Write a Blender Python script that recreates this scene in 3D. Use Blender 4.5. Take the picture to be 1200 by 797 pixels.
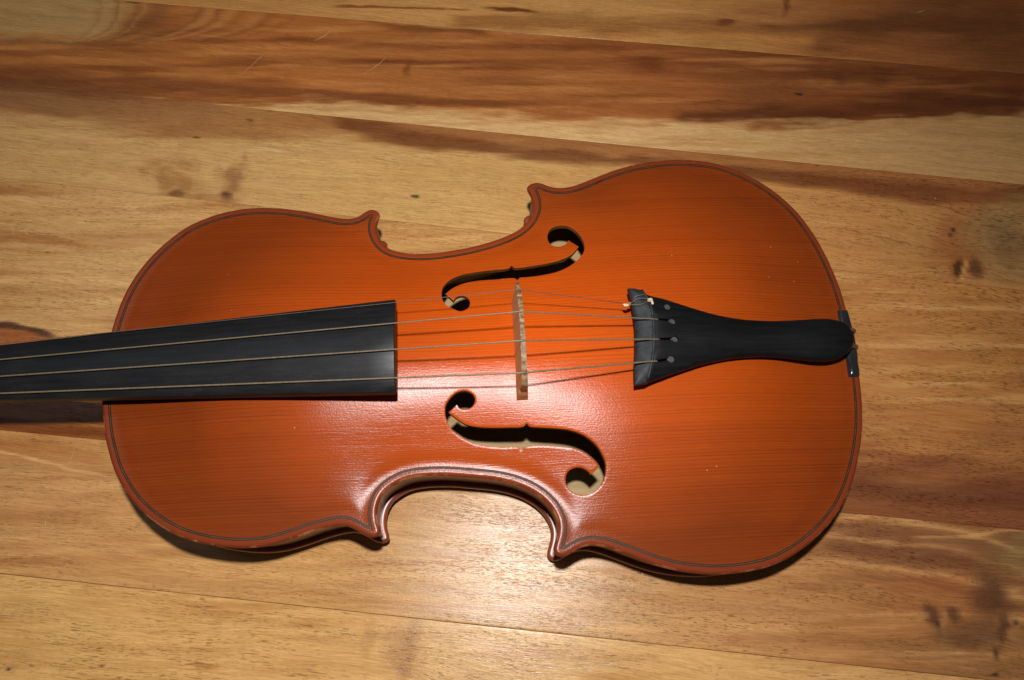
import bpy, bmesh, math, random
import numpy as np
from mathutils import Vector, Matrix
from mathutils.geometry import delaunay_2d_cdt

# ------------------------------------------------------------------ camera, light, exposure
S = 0.001                                            # the code below works in millimetres
sc = bpy.context.scene
for o in list(bpy.data.objects): bpy.data.objects.remove(o)
FPX = 913.0                                          # focal length in pixels of the 1200 px wide photograph
CAM = np.array([-7.658, -110.929, 403.5])
ROT = np.array([[0.99796355, 0.03636672, -0.05240424],
                [-0.05122341, 0.94648869, -0.31864608],
                [0.03801191, 0.32068149, 0.94642405]])
# CAM and ROT are given in the violin's own frame; the violin lies slightly tilted on the table, so
# FRAME carries that frame into the world, where the tabletop is level at height 0
NRM = np.array([-0.0432, 0.01205, 1.0]); NRM /= np.linalg.norm(NRM)
_x = np.array([1.0, 0, 0])-NRM*NRM[0]; _x /= np.linalg.norm(_x)
FR = np.stack([_x, np.cross(NRM, _x), NRM]); FO = np.array([0, 0, 4.35])
WCAM, WROT = FR @ (CAM-FO), FR @ ROT
FRAME = Matrix([list(FR[i])+[float((-FR @ FO)[i])*0.001] for i in range(3)]+[[0, 0, 0, 1]])
cd = bpy.data.cameras.new('camera'); cam = bpy.data.objects.new('camera', cd); sc.collection.objects.link(cam)
cd.sensor_fit = 'HORIZONTAL'; cd.sensor_width = 23.6; cd.lens = 23.6*FPX/1200
cd.clip_start = 0.02; cd.clip_end = 20
m4 = Matrix([list(WROT[i])+[WCAM[i]*S] for i in range(3)]+[[0, 0, 0, 1]]); cam.matrix_world = m4
sc.camera = cam
sc.render.resolution_x, sc.render.resolution_y = 1024, 680
sc.view_settings.view_transform = 'Standard'; sc.view_settings.look = 'None'
sc.view_settings.exposure = 0.0; sc.view_settings.gamma = 1.0

world = bpy.data.worlds.new('World'); sc.world = world; world.use_nodes = True
bg = world.node_tree.nodes['Background']; bg.inputs[0].default_value = (1.0, 0.95, 0.89, 1); bg.inputs[1].default_value = 0.045

def lamp(name, kind, pos, target, energy, color, **kw):
    l = bpy.data.lights.new(name, kind); l.energy = energy; l.color = color
    for k, v in kw.items(): setattr(l, k, v)
    o = bpy.data.objects.new(name, l); sc.collection.objects.link(o)
    p = Vector(pos)*S; t = Vector(target)*S
    o.location = p; o.rotation_euler = (t-p).to_track_quat('-Z', 'Y').to_euler()
    return o
FLASH = WCAM + WROT @ np.array([-1, 80, 57])            # the flash of the camera, above its lens
lamp('camera_flash', 'SPOT', FLASH, (-60, 0, 0), 11.3, (1.0, 0.98, 0.965), shadow_soft_size=0.008,
     spot_size=math.radians(158), spot_blend=1.0)
lamp('window_light', 'AREA', (-1010, 560, 1720), (-150, 0, 40), 1.6, (0.82, 0.90, 1.0), shape='RECTANGLE', size=0.6, size_y=0.5)

# ------------------------------------------------------------------ helpers
rng = np.random.default_rng(7); random.seed(7)
def up(px, py, z):
    d = np.array([(px-600)/FPX, -(py-398.5)/FPX, -1.0]) @ ROT.T
    P = CAM + d*((CAM[2]-z)/-d[2]); P[2] = z
    return P
def up_t(px, py, z=0.0):                              # the same onto the level tabletop (world frame)
    d = np.array([(px-600)/FPX, -(py-398.5)/FPX, -1.0]) @ WROT.T
    P = WCAM + d*((WCAM[2]-z)/-d[2]); P[2] = z
    return P
def proj(P):
    q = (np.atleast_2d(P)-WCAM) @ WROT
    return np.stack([600+FPX*q[:, 0]/-q[:, 2], 398.5-FPX*q[:, 1]/-q[:, 2]], 1)
def lin(c):                                          # sRGB 0-255 to linear
    c = np.asarray(c, float)/255
    return np.where(c <= .04045, c/12.92, ((c+.055)/1.055)**2.4)
def link(o, parent=None):
    sc.collection.objects.link(o)
    if parent is not None: o.parent = parent
    return o
def mesh_obj(name, verts, faces, mats, parent=None, smooth=True, fmat=None, attrs=None):
    me = bpy.data.meshes.new(name)
    me.from_pydata([tuple(v) for v in np.asarray(verts)*S], [], [tuple(int(i) for i in f) for f in faces])
    for m in (mats if isinstance(mats, (list, tuple)) else [mats]): me.materials.append(m)
    if fmat is not None: me.polygons.foreach_set('material_index', np.asarray(fmat, np.int32))
    me.polygons.foreach_set('use_smooth', np.full(len(me.polygons), smooth))
    for k, a in (attrs or {}).items():
        a = np.asarray(a, np.float32)
        if a.ndim == 1:
            at = me.attributes.new(k, 'FLOAT', 'POINT'); at.data.foreach_set('value', a)
        else:
            at = me.attributes.new(k, 'FLOAT_COLOR', 'POINT')
            at.data.foreach_set('color', np.concatenate([a, np.ones((len(a), 1), np.float32)], 1).ravel())
    me.update()
    return link(bpy.data.objects.new(name, me), parent)
def tidy(o):
    bm = bmesh.new(); bm.from_mesh(o.data); bmesh.ops.recalc_face_normals(bm, faces=bm.faces); bm.to_mesh(o.data); bm.free()
    return o
def auto_sharp(o, deg=35):
    bm = bmesh.new(); bm.from_mesh(o.data)
    for e in bm.edges:
        if len(e.link_faces) == 2 and e.calc_face_angle(0) > math.radians(deg): e.smooth = False
    bm.to_mesh(o.data); bm.free(); return o
def resample(P, step, closed=True):
    P = np.asarray(P, float); Q = np.vstack([P, P[:1]]) if closed else P
    s = np.r_[0, np.cumsum(np.linalg.norm(np.diff(Q, axis=0), axis=1))]
    n = max(3, int(round(s[-1]/step)))
    t = np.linspace(0, s[-1], n, endpoint=False) if closed else np.linspace(0, s[-1], n+1)
    return np.stack([np.interp(t, s, Q[:, k]) for k in range(Q.shape[1])], 1)
def spline(P, step, closed=True, sub=8):             # centripetal-ish Catmull-Rom through traced points
    P = np.asarray(P, float); n = len(P); out = []
    rngi = range(n) if closed else range(n-1)
    for i in rngi:
        if closed: a, b, c, d = P[i-1], P[i], P[(i+1) % n], P[(i+2) % n]
        else: a, b, c, d = P[max(i-1, 0)], P[i], P[i+1], P[min(i+2, n-1)]
        l0, l1, l2 = [max(np.linalg.norm(v), 1e-6)**.5 for v in (b-a, c-b, d-c)]
        m1 = (c-b) + l1*((b-a)/l0 - (c-a)/(l0+l1)) if np.linalg.norm(b-a) > 1e-6 else (c-b)
        m2 = (c-b) + l1*((d-c)/l2 - (d-b)/(l1+l2)) if np.linalg.norm(d-c) > 1e-6 else (c-b)
        for k in range(sub):
            t = k/sub; t2, t3 = t*t, t**3
            out.append((2*t3-3*t2+1)*b+(t3-2*t2+t)*m1+(-2*t3+3*t2)*c+(t3-t2)*m2)
    if not closed: out.append(P[-1])
    return resample(np.array(out), step, closed)
def smooth_closed(P, it):
    for _ in range(it): P = .5*P+.25*np.roll(P, 1, 0)+.25*np.roll(P, -1, 0)
    return P
def inside(pts, poly):
    x, y = pts[:, 0][:, None], pts[:, 1][:, None]; res = np.zeros(len(pts), bool)
    a, b = poly, np.roll(poly, -1, 0)
    for s in range(0, len(pts), 4000):
        xs, ys = x[s:s+4000], y[s:s+4000]
        c = ((a[:, 1] > ys) != (b[:, 1] > ys))
        with np.errstate(divide='ignore', invalid='ignore'):
            xi = (b[:, 0]-a[:, 0])*(ys-a[:, 1])/(b[:, 1]-a[:, 1])+a[:, 0]
        res[s:s+4000] = (np.sum(c & (xs < xi), 1) % 2) == 1
    return res
def segdist(pts, poly, closed=True):
    a = poly if closed else poly[:-1]; b = np.roll(poly, -1, 0) if closed else poly[1:]
    ab = b-a; L2 = np.maximum((ab**2).sum(1), 1e-12); out = np.empty(len(pts))
    for s in range(0, len(pts), 1500):
        p = pts[s:s+1500]; ap = p[:, None]-a[None]
        t = np.clip((ap*ab).sum(2)/L2, 0, 1)
        out[s:s+1500] = np.sqrt(((ap-t[..., None]*ab)**2).sum(2).min(1))
    return out
def normals2(P):
    t = np.roll(P, -1, 0)-np.roll(P, 1, 0); t /= np.linalg.norm(t, axis=1)[:, None]
    n = np.stack([-t[:, 1], t[:, 0]], 1)
    return n if inside((P+n*.3)[:50], P).mean() > .5 else -n
def cdt(outline, holes, pts):
    loops = [outline]+list(holes); V = []; E = []; k = 0
    for L in loops:
        n = len(L); V += [Vector(map(float, p)) for p in L]; E += [(k+i, k+(i+1) % n) for i in range(n)]; k += n
    V += [Vector(map(float, p)) for p in pts]
    vo, eo, fo, *_ = delaunay_2d_cdt(V, E, [], 0, 1e-5)
    v = np.array([tuple(p) for p in vo]); f = np.array(fo)
    c = v[f].mean(1); keep = inside(c, outline)
    for h in holes: keep &= ~inside(c, h)
    f = f[keep]
    a = v[f]; ar = (a[:, 1, 0]-a[:, 0, 0])*(a[:, 2, 1]-a[:, 0, 1])-(a[:, 1, 1]-a[:, 0, 1])*(a[:, 2, 0]-a[:, 0, 0])
    f[ar < 0] = f[ar < 0][:, ::-1]
    used = np.unique(f); remap = -np.ones(len(v), int); remap[used] = np.arange(len(used))
    return v[used], remap[f]
def slab(v2, f, ztop, zbot):                         # closed solid between two height sheets over a triangulation
    n = len(v2); V = np.vstack([np.c_[v2, ztop], np.c_[v2, zbot]])
    F = [tuple(t) for t in f]+[(t[0]+n, t[2]+n, t[1]+n) for t in f]
    e = {}
    for t in f:
        for i in range(3): e[(t[i], t[(i+1) % 3])] = 1
    side = [(b, a, a+n, b+n) for (a, b) in e if (b, a) not in e]
    return V, F+side, len(f), len(side)
def tube(pts, r, seg=8, caps=True):
    P = np.asarray(pts, float); n = len(P); r = np.full(n, r) if np.isscalar(r) else np.asarray(r, float)
    T = np.gradient(P, axis=0); T /= np.linalg.norm(T, axis=1)[:, None]; V = []; u = None
    for i in range(n):
        if u is None:
            u = np.cross(T[i], [0, 0, 1]); u = u if np.linalg.norm(u) > 1e-3 else np.cross(T[i], [0, 1, 0])
        u = u-T[i]*(u@T[i]); u /= np.linalg.norm(u); w = np.cross(T[i], u)
        for k in range(seg):
            a = 2*math.pi*k/seg; V.append(P[i]+r[i]*(math.cos(a)*u+math.sin(a)*w))
    F = [(i*seg+k, i*seg+(k+1) % seg, (i+1)*seg+(k+1) % seg, (i+1)*seg+k) for i in range(n-1) for k in range(seg)]
    if caps: F += [tuple(range(seg))[::-1], tuple((n-1)*seg+k for k in range(seg))]
    return np.array(V), F
def join(parts):
    V = []; F = []; n = 0
    for v, f in parts:
        V.append(v); F += [tuple(i+n for i in q) for q in f]; n += len(v)
    return np.vstack(V), F
def smoothstep(a, b, x):
    t = np.clip((x-a)/(b-a), 0, 1); return t*t*(3-2*t)
def vnoise(x, y, seed=0):                            # smooth value noise on arrays
    r = np.random.default_rng(seed).random((256, 256))
    xi, yi = np.floor(x).astype(int), np.floor(y).astype(int); fx, fy = x-xi, y-yi
    fx = fx*fx*(3-2*fx); fy = fy*fy*(3-2*fy); g = lambda a, b: r[a % 256, b % 256]
    return (g(xi, yi)*(1-fx)+g(xi+1, yi)*fx)*(1-fy)+(g(xi, yi+1)*(1-fx)+g(xi+1, yi+1)*fx)*fy-.5
def fbm(x, y, seed=0, oct=3):
    return sum(vnoise(x*2**k, y*2**k, seed+k)/2**k for k in range(oct))

# ------------------------------------------------------------------ node material helper
class NM:
    def __init__(s, name):
        s.m = bpy.data.materials.new(name); s.m.use_nodes = True; s.t = s.m.node_tree
        s.b = s.t.nodes['Principled BSDF']
    def n(s, kind, **kw):
        nd = s.t.nodes.new(kind)
        for k, v in kw.items():
            if k.startswith('i_'):
                key = k[2:]; key = int(key) if key.isdigit() else key.replace('_', ' ')
                s.put(nd.inputs[key], v)
            else: setattr(nd, k, v)
        return nd
    def put(s, inp, v):
        if isinstance(v, bpy.types.NodeSocket): s.t.links.new(v, inp)
        elif isinstance(v, bpy.types.Node): s.t.links.new(v.outputs[0], inp)
        else:
            if hasattr(v, '__len__') and len(v) == 3 and inp.type == 'RGBA': v = (*v, 1)
            inp.default_value = v
    def set(s, **kw):
        for k, v in kw.items(): s.put(s.b.inputs[k.replace('_', ' ')], v)
        return s
    def math(s, op, a, b=0.0, c=0.0, clamp=False):
        nd = s.n('ShaderNodeMath', operation=op, use_clamp=clamp); s.put(nd.inputs[0], a); s.put(nd.inputs[1], b); s.put(nd.inputs[2], c)
        return nd.outputs[0]
    def mix(s, f, a, b, blend='MIX'):
        nd = s.n('ShaderNodeMix', data_type='RGBA', blend_type=blend); s.put(nd.inputs[0], f); s.put(nd.inputs[6], a); s.put(nd.inputs[7], b)
        return nd.outputs[2]
    def pos(s):
        return s.n('ShaderNodeTexCoord').outputs['Object']
    def scaled(s, v, sx, sy, sz):
        nd = s.n('ShaderNodeMapping'); s.put(nd.inputs['Vector'], v); nd.inputs['Scale'].default_value = (sx, sy, sz); return nd.outputs[0]
    def noise(s, v, scale=1.0, detail=2.0, rough=.5, dist=0.0):
        nd = s.n('ShaderNodeTexNoise'); s.put(nd.inputs['Vector'], v); nd.inputs['Scale'].default_value = scale
        nd.inputs['Detail'].default_value = detail; nd.inputs['Roughness'].default_value = rough; nd.inputs['Distortion'].default_value = dist
        return nd.outputs[0]
    def gloss(s, weight, rough, ior, normal):
        """a clear finish over the principled base: Beckmann gloss mixed in by Fresnel"""
        g = s.n('ShaderNodeBsdfAnisotropic', distribution='BECKMANN'); s.put(g.inputs['Roughness'], rough); s.put(g.inputs['Normal'], normal)
        g.inputs['Color'].default_value = (1, 1, 1, 1)
        f = s.n('ShaderNodeFresnel'); f.inputs['IOR'].default_value = ior; s.put(f.inputs['Normal'], normal)
        m = s.n('ShaderNodeMixShader'); s.put(m.inputs[0], s.math('MULTIPLY', f.outputs[0], weight)); s.t.links.new(s.b.outputs[0], m.inputs[1]); s.t.links.new(g.outputs[0], m.inputs[2])
        s.t.links.new(m.outputs[0], s.t.nodes['Material Output'].inputs[0])
    def rmp(s, f, a, b, c=0.0, d=1.0):
        nd = s.n('ShaderNodeMapRange', clamp=True); s.put(nd.inputs[0], f)
        for i, v in enumerate((a, b, c, d)): nd.inputs[i+1].default_value = v
        return nd.outputs[0]
    def bump(s, h, strength, dist, normal=None):
        nd = s.n('ShaderNodeBump'); s.put(nd.inputs['Height'], h); nd.inputs['Strength'].default_value = strength; nd.inputs['Distance'].default_value = dist
        if normal is not None: s.put(nd.inputs['Normal'], normal)
        return nd.outputs[0]

# ------------------------------------------------------------------ materials
def mat_plank():
    k = NM('oiled_hardwood'); p = k.pos()
    att = k.n('ShaderNodeAttribute', attribute_name='wood_tone').outputs['Color']
    gv = k.n('ShaderNodeAttribute', attribute_name='grain').outputs['Fac']
    pf = k.n('ShaderNodeAttribute', attribute_name='pore_mask').outputs['Fac']
    sd = k.n('ShaderNodeAttribute', attribute_name='plank_seed').outputs['Fac']
    sx = k.n('ShaderNodeSeparateXYZ'); k.put(sx.inputs[0], p); x = k.math('MULTIPLY', sx.outputs[0], 1000.0)
    def vec(lx, lv, off=0.0):
        c = k.n('ShaderNodeCombineXYZ'); k.put(c.inputs[0], k.math('DIVIDE', x, lx)); k.put(c.inputs[1], k.math('DIVIDE', gv, lv))
        k.put(c.inputs[2], k.math('ADD', sd, off)); return c.outputs[0]
    broad = k.noise(vec(120, 7.0), 1, 3, .55); fine = k.noise(vec(16, .75, 3.3), 1, 4, .7); hair = k.noise(vec(8, .30, 7.7), 1, 3, .7)
    col = k.mix(k.rmp(broad, .3, .7), k.mix(1.0, att, (.91, .88, .84), 'MULTIPLY'), k.mix(1.0, att, (1.06, 1.07, 1.08), 'MULTIPLY'))
    col = k.mix(k.rmp(fine, .3, .72), k.mix(1.0, col, (.78, .73, .67), 'MULTIPLY'), k.mix(1.0, col, (1.13, 1.14, 1.15), 'MULTIPLY'))
    col = k.mix(k.rmp(hair, .3, .7), k.mix(1.0, col, (.82, .78, .74), 'MULTIPLY'), k.mix(1.0, col, (1.11, 1.11, 1.11), 'MULTIPLY'))
    pore = k.math('MAXIMUM', k.noise(vec(4.6, .50, 11.1), 1, 0, .5), k.math('SUBTRACT', k.noise(vec(2.4, .36, 31.7), 1, 0, .5), .015)); pm = k.noise(vec(45, 9, 5.5), 1, 2, .5)
    pk = k.math('MULTIPLY', k.rmp(pore, .655, .735), k.math('MULTIPLY', k.rmp(pm, .36, .54), pf), clamp=True)
    col = k.mix(k.math('MULTIPLY', pk, .66), col, k.mix(1.0, col, (.30, .24, .20), 'MULTIPLY'))
    speck = k.noise(k.scaled(p, 420, 420, 420), 1, 1, .5)
    col = k.mix(k.rmp(speck, .30, .70, .0, .14), col, k.mix(1.0, col, (.72, .70, .66), 'MULTIPLY'))
    k.set(Base_Color=col, Roughness=.7, Specular_IOR_Level=.08)
    rel = k.math('ADD', k.math('MULTIPLY', fine, .55), k.math('ADD', k.math('MULTIPLY', hair, .55), k.math('MULTIPLY', pk, -.7)))
    rel = k.math('ADD', rel, k.math('MULTIPLY', k.noise(k.scaled(p, 900, 900, 900), 1, 2, .6), .30))
    nb = k.bump(rel, .34, .00022); k.set(Normal=nb); k.gloss(k.rmp(k.noise(vec(30, 3, 2.0), 1, 3, .6), .3, .7, .28, .50), .26, 1.5, nb)
    return k.m
def mat_spruce():
    k = NM('amber_varnished_spruce'); p = k.pos()
    ed = k.n('ShaderNodeAttribute', attribute_name='edge_dist').outputs['Fac']
    w = k.scaled(p, 5, 60, 5)
    warp = k.noise(k.scaled(p, 9, 9, 9), 1, 1, .5)
    sx = k.n('ShaderNodeSeparateXYZ'); k.put(sx.inputs[0], p)
    yy = k.math('ADD', k.math('MULTIPLY', sx.outputs[1], 1000.0), k.math('MULTIPLY', warp, 1.2))
    def vec(lx, ly, z):
        c = k.n('ShaderNodeCombineXYZ'); k.put(c.inputs[0], k.math('DIVIDE', k.math('MULTIPLY', sx.outputs[0], 1000.0), lx)); k.put(c.inputs[1], k.math('DIVIDE', yy, ly)); c.inputs[2].default_value = z
        return c.outputs[0]
    lines = k.noise(vec(500, .46, 1.0), 1, 2, .6); soft = k.noise(vec(120, 9, 4.0), 1, 2, .5); cloud = k.noise(k.scaled(p, 16, 16, 16), 1, 2, .5)
    fleck = k.noise(vec(7, .5, 8.0), 1, 2, .5)
    base = k.mix(k.rmp(cloud, .3, .7), (.45, .062, .0022), (.57, .083, .0026))
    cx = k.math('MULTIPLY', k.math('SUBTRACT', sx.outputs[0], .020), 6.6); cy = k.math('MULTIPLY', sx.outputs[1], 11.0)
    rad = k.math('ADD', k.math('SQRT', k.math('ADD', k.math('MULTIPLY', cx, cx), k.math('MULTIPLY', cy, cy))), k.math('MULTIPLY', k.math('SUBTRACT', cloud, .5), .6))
    base = k.mix(k.rmp(rad, .15, 1.12, 0, .93), base, (.142, .0245, .0028))        # blends to a darker red-brown away from the bridge
    base = k.mix(k.rmp(soft, .32, .68, 0, .22), base, k.mix(1.0, base, (.68, .62, .8), 'MULTIPLY'))
    base = k.mix(k.rmp(lines, .46, .66, 0, .26), base, k.mix(1.0, base, (.42, .34, .6), 'MULTIPLY'))
    base = k.mix(k.rmp(fleck, .35, .7, 0, .22), base, k.mix(1.0, base, (1.5, 1.6, 1.6), 'MULTIPLY'))
    ph = k.math('ADD', k.math('MULTIPLY', yy, 4.1), k.math('MULTIPLY', k.noise(vec(900, 14, 21.0), 1, 2, .5), 22.0))
    ring = k.math('MULTIPLY', k.rmp(k.math('SINE', ph), .35, 1.0), k.rmp(k.noise(vec(160, 4, 13.0), 1, 2, .6), .36, .62, .15, 1.0))
    base = k.mix(k.math('MULTIPLY', ring, .42), base, k.mix(1.0, base, (.45, .36, .6), 'MULTIPLY'))          # annual rings of the spruce
    rim = k.rmp(ed, 2.2, 3.4, 1, 0)
    base = k.mix(k.math('MULTIPLY', rim, .72), base, (.155, .025, .0085))
    # worn varnish along the very edge
    wn = k.noise(k.scaled(p, 130, 130, 130), 1, 3, .6)
    wear = k.math('MULTIPLY', k.rmp(ed, .1, 1.1, 1, 0), k.rmp(wn, .50, .66)); base = k.mix(k.math('MULTIPLY', wear, .65), base, (.52, .24, .08))
    chips = k.math('MULTIPLY', k.rmp(k.noise(k.scaled(p, 420, 420, 420), 1, 2, .5), .72, .77), k.rmp(ed, .6, 3.0, .55, 0)); base = k.mix(chips, base, (.50, .30, .16))
    vo = k.n('ShaderNodeTexVoronoi', feature='F1'); k.put(vo.inputs['Vector'], p); vo.inputs['Scale'].default_value = 230
    vs = k.n('ShaderNodeSeparateColor'); k.put(vs.inputs[0], vo.outputs['Color'])
    dust = k.math('MULTIPLY', k.rmp(vo.outputs['Distance'], .05, .085, 1, 0), k.math('GREATER_THAN', vs.outputs[0], .945)); base = k.mix(k.math('MULTIPLY', dust, .42), base, (.60, .42, .30))
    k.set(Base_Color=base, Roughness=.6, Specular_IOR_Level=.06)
    h = k.math('ADD', k.math('MULTIPLY', k.noise(k.scaled(p, 1100, 1100, 1100), 1, 2, .6), .6), k.math('MULTIPLY', lines, .5))
    h = k.math('ADD', h, k.math('MULTIPLY', fleck, .35))
    k.set(Normal=k.bump(h, .22, .0002)); k.gloss(k.rmp(k.noise(k.scaled(p, 45, 45, 45), 1, 2, .5), .3, .7, .20, .32), .25, 1.5, k.bump(h, .34, .00022))
    return k.m
def mat_simple(name, c, rough=.5, var=.2, scale=200, coat=0, coat_r=.2, spec=.5, bump=.0, stretch=(1, 1, 1), metal=0):
    k = NM(name); p = k.pos(); n = k.noise(k.scaled(p, scale*stretch[0], scale*stretch[1], scale*stretch[2]), 1, 3, .6)
    c = np.array(c); k.set(Base_Color=k.mix(k.rmp(n, .3, .7), tuple(c*(1-var)), tuple(np.minimum(c*(1+var), 1))))
    k.set(Roughness=k.rmp(n, .3, .7, max(rough-.06, .02), rough+.06), Specular_IOR_Level=spec, Coat_Weight=coat, Coat_Roughness=coat_r, Metallic=metal)
    if bump: k.set(Normal=k.bump(n, bump, .0003))
    return k.m
def mat_ebony(name='black_ebony', spec=.30, kc=.8):
    k = NM(name); p = k.pos()
    n = k.noise(k.scaled(p, 14, 620, 300), 1, 3, .6); d = k.noise(k.scaled(p, 60, 160, 60), 1, 4, .7); f = k.noise(k.scaled(p, 1500, 1500, 1500), 1, 1, .5)
    col = k.mix(k.rmp(n, .3, .7), (.0055*kc, .0058*kc, .0065*kc), (.012*kc, .0125*kc, .014*kc))
    col = k.mix(k.math('MULTIPLY', k.rmp(d, .52, .78), k.rmp(f, .5, .7)), col, (.045*kc**3, .045*kc**3, .045*kc**3))
    k.set(Base_Color=col, Roughness=k.rmp(d, .3, .7, .38, .52), Specular_IOR_Level=spec, Normal=k.bump(n, .25, .0002))
    return k.m
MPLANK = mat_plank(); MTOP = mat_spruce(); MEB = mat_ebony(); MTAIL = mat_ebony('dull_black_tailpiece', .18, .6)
MRIB = mat_simple('red_brown_varnished_maple', (.14, .030, .010), .40, .35, 60, .30, .30, .3, .15, (4, 4, .3))
MBACKV = mat_simple('red_brown_varnish_edge', (.20, .040, .013), .40, .3, 120, .35, .26, .3, .3)
MRAW = mat_simple('bare_maple_inside', (.36, .24, .115), .7, .16, 160, 0, .2, .3, .1, (.3, 2, 1))
MWALL = mat_simple('bare_spruce_edge', (.20, .065, .016), .6, .3, 300, 0, .2, .3)
MPD = mat_simple('dyed_dark_purfling', (.012, .006, .004), .5, .3, 300, 0, .3, .15)
MPL = mat_simple('pale_purfling', (.070, .034, .011), .5, .35, 200, 0, .3, .15)
MNECK = mat_simple('brown_maple_neck', (.20, .085, .030), .4, .25, 90, .3, .3)
MBR = mat_simple('tan_maple_bridge', (.70, .46, .21), .5, .3, 420, 0, .2, .4, .3, (1, 3, .5))
MBRT = mat_simple('graphite_stained_bridge_top', (.19, .118, .060), .5, .8, 620, 0, .2, .4, .8)
MGUT = mat_simple('wound_string', (.175, .135, .08), .42, .2, 900, 0, .2, .4, .0, (1, 1, 1), .2)
MWIRE = mat_simple('thin_steel_string', (.10, .075, .055), .4, .2, 900, 0, .2, .4, 0, (1, 1, 1), .1)
MKNOT = mat_simple('cream_thread', (.50, .40, .25), .7, .3, 900)
MKNOTR = mat_simple('orange_thread', (.35, .09, .03), .7, .3, 900)
MLIP = mat_simple('worn_lit_grey_ebony', (.022, .024, .027), .55, .45, 320, 0, .2, .22, .3)  # dusty, worn ebony, greyed further to paint in light on the front lip
MDISC = mat_simple('dusty_hole_bottom', (.030, .029, .029), .6, .3, 500)
MSAD = mat_simple('glossy_black_saddle', (.013, .014, .016), .22, .3, 160, .8, .12, .5, .8)
MBROWN = mat_simple('brown_gut', (.115, .055, .026), .35, .3, 400, .3, .2)
MSCR = mat_simple('pale_scratch', (.46, .33, .20), .6, .2, 500)
MSLAB = mat_simple('dark_underlay', (.05, .03, .018), .8, .2, 60)

# ------------------------------------------------------------------ tabletop of narrow planks
JPX = [((-133.0, 1345.2), (1351.3, 1493.5)), ((-91.8, 1088.4), (1288.7, 1228.1)), ((-55.8, 863.9), (1234.6, 998.8)), ((-24.7, 669.5), (1187.6, 799.7)), ((1.8, 503.9), (1144.2, 615.6)), ((48.4, 213.2), (1075.9, 326.4)), ((65.9, 104.2), (1046.4, 201.1)), ((83.2, -4.0), (1015.8, 71.3)), ((99.8, -107.7), (990.9, -34.2)), ((115.6, -206.2), (967.2, -134.6))]
JOINTS = []
for (xa, ya), (xb, yb) in JPX:
    A, B = up_t(xa, ya), up_t(xb, yb); k_ = (B[1]-A[1])/(B[0]-A[0]); JOINTS.append((k_, A[1]-k_*A[0]))
for q_ in range(1, 6): JOINTS.append((JOINTS[9][0], JOINTS[9][1]+74.0*q_))
def stroke(PX, pts, w, soft=1.0, n_amp=.25, n_len=60, seed=3):
    """mask of a tapering streak along a line of (x, y, half width) picture points on the table"""
    P = np.array(pts, float); x = PX[:, 0]
    yc = np.interp(x, P[:, 0], P[:, 1]); hw = np.interp(x, P[:, 0], P[:, 2])*w
    j = fbm(x/n_len, PX[:, 1]/14, seed)*n_amp*2
    d = np.abs(PX[:, 1]-yc)/np.maximum(hw, .3)+j
    end = smoothstep(P[0, 0]-1, P[0, 0]+25, x)*(1-smoothstep(P[-1, 0]-25, P[-1, 0]+1, x)) if P[0, 0] > 0 or P[-1, 0] < 1200 else 1.0
    return (1-smoothstep(1-.5*soft, 1+.5*soft, d))*end
def blob(PX, cx, cy, rx, ry, ang=0, soft=1.0, jit=.3, seed=5, nl=24):
    a = math.radians(ang); dx, dy = PX[:, 0]-cx, PX[:, 1]-cy
    u = (dx*math.cos(a)+dy*math.sin(a))/rx; v = (-dx*math.sin(a)+dy*math.cos(a))/ry
    d = np.sqrt(u*u+v*v)+fbm(PX[:, 0]/nl, PX[:, 1]/nl, seed)*jit*2
    return 1-smoothstep(1-soft*.6, 1+soft*.4, d)
def yline(PX, pts):
    P = np.array(pts, float); return PX[:, 1]-np.interp(PX[:, 0], P[:, 0], P[:, 1])
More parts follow.
